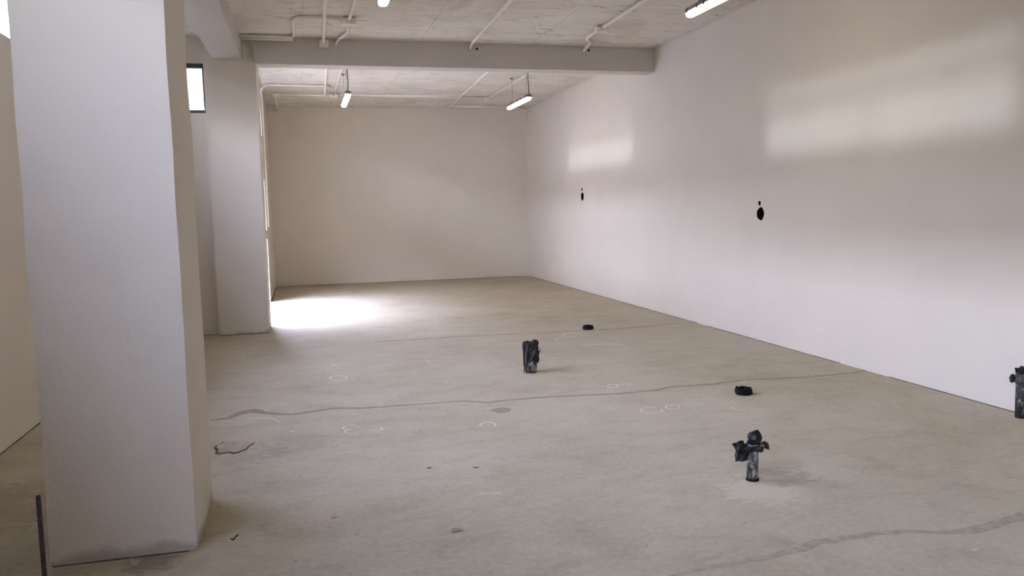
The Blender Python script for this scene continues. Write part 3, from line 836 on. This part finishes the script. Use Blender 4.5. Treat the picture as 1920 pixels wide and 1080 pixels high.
# ------------------------------------------------------------------ pipe stubs
def open_pipe(r, h, wall=0.006, n=28, jag=0.0, seed=0.0, z0=0.0):
    bm = bmesh.new(); rings = []
    for (rr, z, j) in ((r, z0, 0), (r, h, 1), (r - wall, h, 1), (r - wall, z0 + 0.01, 0)):
        ring = []
        for k in range(n):
            t_ = 2 * math.pi * k / n
            zz = z + (jag * noise.noise(Vector((math.cos(t_) * 5, math.sin(t_) * 5, seed))) if j else 0)
            q = rr * (1 + 0.03 * noise.noise(Vector((math.cos(t_) * 2, math.sin(t_) * 2, z * 8 + seed))))
            ring.append(bm.verts.new((q * math.cos(t_), q * math.sin(t_), zz)))
        rings.append(ring)
    for A, B in zip(rings, rings[1:]):
        for k in range(n): bm.faces.new((A[k], A[(k + 1) % n], B[(k + 1) % n], B[k]))
    bm.faces.new(rings[0][::-1]); bm.faces.new(rings[-1])
    return bm

def ball(c, rad, amp, seed, sub=3, sq=(1, 1, 1)):
    bm = bmesh.new()
    bmesh.ops.create_icosphere(bm, subdivisions=sub, radius=rad)
    for v in bm.verts:
        v.co = Vector((v.co.x * sq[0], v.co.y * sq[1], v.co.z * sq[2]))
    crumple(bm, amp, 1.3 / rad, seed); crumple(bm, amp * 0.45, 3.4 / rad, seed + 5)
    for v in bm.verts: v.co += Vector(c)
    return bm

def sheet(corners, n, amp, seed, th=0.003):
    """creased sheet spanning four corners (Vector), with real thickness"""
    A, B, C, D = [Vector(c) for c in corners]
    nrm = (B - A).cross(D - A).normalized()
    bm = bmesh.new(); rows = [[], []]
    for s_ in (0, 1):
        for i in range(n + 1):
            row = []
            for j in range(n + 1):
                u, v = i / n, j / n
                p = A.lerp(B, u).lerp(D.lerp(C, u), v)
                q = p * 28 + Vector((seed, 0, 0))
                fold = abs(math.sin(u * 5.2 + v * 2.1 + seed)) - 0.5
                p = p + nrm * (amp * fold + amp * 1.2 * noise.noise(q)) + Vector((noise.noise(q + Vector((3, 8, 1))), noise.noise(q + Vector((13, 2, 7))), noise.noise(q + Vector((4, 1, 17))))) * amp * 0.7
                row.append(bm.verts.new(p + nrm * th * (s_ - 0.5)))
            rows[s_].append(row)
    for s_ in (0, 1):
        for i in range(n):
            for j in range(n):
                R = rows[s_]; bm.faces.new((R[i][j], R[i + 1][j], R[i + 1][j + 1], R[i][j + 1]))
    for i in range(n):
        for j in (0, n):
            bm.faces.new((rows[0][i][j], rows[0][i + 1][j], rows[1][i + 1][j], rows[1][i][j]))
            bm.faces.new((rows[0][j][i], rows[0][j][i + 1], rows[1][j][i + 1], rows[1][j][i]))
    return bm

# local frames: +x of the picture at each pipe is roughly the camera's right, so turn each thing to face the viewer
def facing(x, y): return -math.atan2(x, y)

# near stub: slim pipe, knotted bag on top, loose ends
P = (2.453, 4.115)
t1 = empty('drain_pipe', (*P, 0), facing(*P))
tag(t1, 'slim mortar-smeared pipe stub with a knotted black bag on top, nearest in floor', 'pipe', 'capped pipe stubs')
obj('pipe', open_pipe(0.033, 0.215), m_pipe, t1, True)
obj('pipe_foot', tube(bmesh.new(), [(0, 0, 0), (0, 0, 0.012), (0, 0, 0.016)], [0.038, 0.037, 0.034], 20), m_rubber, t1)
bag = obj('plastic_bag', ball((0.010, 0, 0.252), 0.042, 0.009, 2.0, 3, (1, 1, 0.98)), m_bag, t1)
obj('bag_collar', sheet([(-0.03, -0.045, 0.222), (0.092, -0.03, 0.196), (0.085, 0.045, 0.205), (-0.03, 0.045, 0.222)], 10, 0.012, 1.0), m_bag, t1)
obj('bag_collar', sheet([(-0.045, -0.042, 0.208), (0.062, -0.044, 0.212), (0.055, -0.036, 0.178), (-0.02, -0.040, 0.176)], 10, 0.008, 4.0), m_bag, t1)
obj('bag_tail', sheet([(-0.100, -0.02, 0.218), (-0.020, -0.03, 0.226), (-0.030, -0.045, 0.130), (-0.098, -0.035, 0.115)], 10, 0.015, 7.0), m_bag, t1)
obj('bag_tail', sheet([(-0.118, 0.01, 0.205), (-0.05, 0.0, 0.230), (-0.04, -0.02, 0.165), (-0.105, -0.01, 0.178)], 8, 0.012, 2.6), m_bag, t1)
obj('tie_wire', tube(bmesh.new(), smooth_path([(0.034, -0.035, 0.205), (0.055, -0.04, 0.225), (0.062, -0.03, 0.212), (0.05, -0.035, 0.198), (0.03, -0.038, 0.202)], 0.012, 4), 0.0018, 6), m_wire, t1)

# middle stub: wider pipe in a draped bag
P = (2.088, 7.55)
t2 = empty('drain_pipe', (*P, 0), facing(*P))
tag(t2, 'wide pipe stub draped in a folded black plastic bag in the middle of floor', 'pipe', 'capped pipe stubs')
obj('pipe', open_pipe(0.055, 0.27), m_pipe, t2, True)
bm = bmesh.new(); n_, m_ = 56, 16; rows = []
for j in range(m_ + 1):
    v = j / m_
    row = []
    for k in range(n_):
        t_ = 2 * math.pi * k / n_
        hem = 0.128 + 0.03 * math.sin(3 * t_ + 1) + 0.03 * noise.noise(Vector((math.cos(t_) * 3, math.sin(t_) * 3, 1.0)))
        left = max(0.0, -math.cos(t_ - 0.35)) ** 3
        hem -= 0.095 * left
        z = 0.292 + (hem - 0.292) * v
        fold = 0.008 * math.sin(7 * t_ + 2.2 * v) + 0.006 * math.sin(13 * t_ - 3 * v)
        rr = 0.066 + fold * (0.4 + v * 0.8) + 0.016 * left * (1 - 0.6 * v) - 0.004 * v
        rr = max(rr, 0.0575)
        row.append(bm.verts.new((rr * math.cos(t_), rr * math.sin(t_), z)))
    rows.append(row)
for A, B in zip(rows, rows[1:]):
    for k in range(n_): bm.faces.new((A[k], A[(k + 1) % n_], B[(k + 1) % n_], B[k]))
c_ = bm.verts.new((0, 0, 0.305))
for k in range(n_): bm.faces.new((rows[0][k], rows[0][(k + 1) % n_], c_))
crumple(bm, 0.004, 30, 3.0)
bag = obj('plastic_bag', bm, m_bag, t2)
sm = bag.modifiers.new('thickness', 'SOLIDIFY'); sm.thickness = 0.002; sm.offset = 1
obj('bag_fold', sheet([(-0.076, -0.03, 0.288), (-0.034, -0.072, 0.29), (-0.046, -0.066, 0.10), (-0.066, -0.045, 0.012)], 9, 0.006, 2.0), m_film, t2)
obj('bag_fold', sheet([(-0.004, -0.074, 0.255), (0.052, -0.066, 0.245), (0.03, -0.074, 0.17), (-0.016, -0.070, 0.105)], 9, 0.006, 5.5), m_film, t2)
obj('bag_fold', ball((-0.034, -0.01, 0.296), 0.036, 0.012, 11.0, 3, (1.0, 1.1, 0.5)), m_bag, t2)
obj('bag_knot', ball((0.038, -0.02, 0.295), 0.036, 0.012, 6.0, 3, (1.05, 1, 0.85)), m_bag, t2)
obj('bag_flap', sheet([(0.045, -0.03, 0.235), (0.080, 0.0, 0.215), (0.072, 0.0, 0.085), (0.055, -0.02, 0.10)], 8, 0.008, 3.0), m_bag, t2)
obj('bag_flap', sheet([(-0.03, -0.062, 0.28), (0.05, -0.068, 0.26), (0.045, -0.07, 0.235), (0.0, -0.068, 0.165)], 8, 0.006, 9.0), m_bag, t2)
for k, (a_, b_, c2) in enumerate((((0.062, -0.03, 0.272), (0.09, -0.035, 0.235), (0.10, -0.03, 0.222)), ((0.065, -0.03, 0.245), (0.085, -0.03, 0.228), (0.098, -0.035, 0.215)), ((0.065, -0.02, 0.225), (0.09, -0.02, 0.205), (0.105, -0.02, 0.195)))):
    obj('tie_wire', tube(bmesh.new(), [a_, b_, c2], 0.0022, 6), m_cord, t2)

# stub by the right wall
P = (4.995, 4.72)
t3 = empty('drain_pipe', (*P, 0), facing(*P))
tag(t3, 'dark pipe stub with crumpled bag standing against the foot of the right wall', 'pipe', 'capped pipe stubs')
obj('pipe', open_pipe(0.044, 0.315), m_pipe_dark, t3, True)
obj('plastic_bag', ball((0.0, 0, 0.335), 0.046, 0.013, 8.0, 3, (1.1, 1, 0.8)), m_bag, t3)
obj('bag_knot', ball((-0.062, -0.02, 0.285), 0.026, 0.010, 4.0, 3, (0.9, 0.9, 1.2)), m_bag, t3)
obj('bag_fold', sheet([(-0.05, -0.05, 0.325), (0.015, -0.055, 0.325), (0.02, -0.05, 0.268), (-0.045, -0.05, 0.262)], 8, 0.010, 5.0), m_film, t3)
obj('bag_collar', sheet([(-0.055, -0.05, 0.37), (0.04, -0.05, 0.372), (0.05, -0.045, 0.318), (-0.045, -0.05, 0.33)], 8, 0.011, 3.2), m_bag, t3)

# low cut rings
def ring_stub(x, y, r, h, seed, label, jag, torus):
    t = empty('pipe_collar', (x, y, 0), facing(x, y))
    tag(t, label, 'pipe', 'low cut pipe collars')
    bm = open_pipe(r, h, 0.012, 40, jag, seed)
    crumple(bm, 0.004, 40, seed)
    for v in bm.verts: v.co.z = max(v.co.z, 0.0)
    obj('collar', bm, m_rubber, t)
    bm = bmesh.new()
    for k in range(2):
        rr = r + 0.004
        pts = [(rr * math.cos(2 * math.pi * i / 32), rr * math.sin(2 * math.pi * i / 32), 0.014 + 0.02 * k + 0.003 * noise.noise(Vector((i * 0.9, k * 5, seed)))) for i in range(33)]
        tube(bm, pts, 0.007 if torus else 0.005, 6, False)
    crumple(bm, 0.007, 55, seed + 2)
    for v in bm.verts: v.co.z = max(v.co.z, 0.001)
    obj('tape_wrap', bm, m_rubber, t)
    obj('plug', tube(bmesh.new(), [(0, 0, 0), (0, 0, h * 0.45)], r - 0.012, 24), m_dark, t)
    return t
ring_stub(3.535, 9.97, 0.062, 0.052, 3.0, 'small low black pipe collar farthest back in the floor', 0.008, True)
ring_stub(3.518, 6.05, 0.066, 0.052, 8.0, 'low black pipe collar with ragged rim between crack and knotted pipe', 0.014, False)

# ------------------------------------------------------------------ steel bar at the near column
bar = empty('steel_bar', (-1.186, 3.90, 0))
tag(bar, 'short rusty ribbed steel bar standing before the near column corner', 'bar')
bm = tube(bmesh.new(), [(0, 0, 0), (0, 0, 0.385)], 0.0095, 12)
obj('rod', bm, m_rebar, bar, False)
for k in range(24):
    z = 0.012 + k * 0.0155
    pts = [(0.0105 * math.cos(2 * math.pi * i / 12), 0.0105 * math.sin(2 * math.pi * i / 12), z + 0.003 * math.sin(2 * math.pi * i / 12)) for i in range(13)]
    if k == 0: rib_me = None
    if rib_me is None:
        rb = tube(bmesh.new(), [(p[0], p[1], p[2] - z) for p in pts], 0.0014, 5, False)
        ro = obj('rib', rb, m_rebar, bar); rib_me = ro.data
    else:
        ro = bpy.data.objects.new('rib', rib_me); ro.parent = bar; COL.objects.link(ro)
    ro.location = (0, 0, z)

# ------------------------------------------------------------------ socket plate on far column side
s_ = empty('socket_plate', (-0.506, 11.93, 1.30)); tag(s_, 'small white socket plate on the side of the far column', 'socket')
obj('plate', bevel(nbox(-0.002, 0.012, -0.04, 0.04, -0.06, 0.06), 0.003, 1), m_plate, s_)
for z in (-0.03, 0.03): obj('outlet', bevel(nbox(0.012, 0.016, -0.015, 0.015, z - 0.012, z + 0.012), 0.002, 1), m_dark, s_)
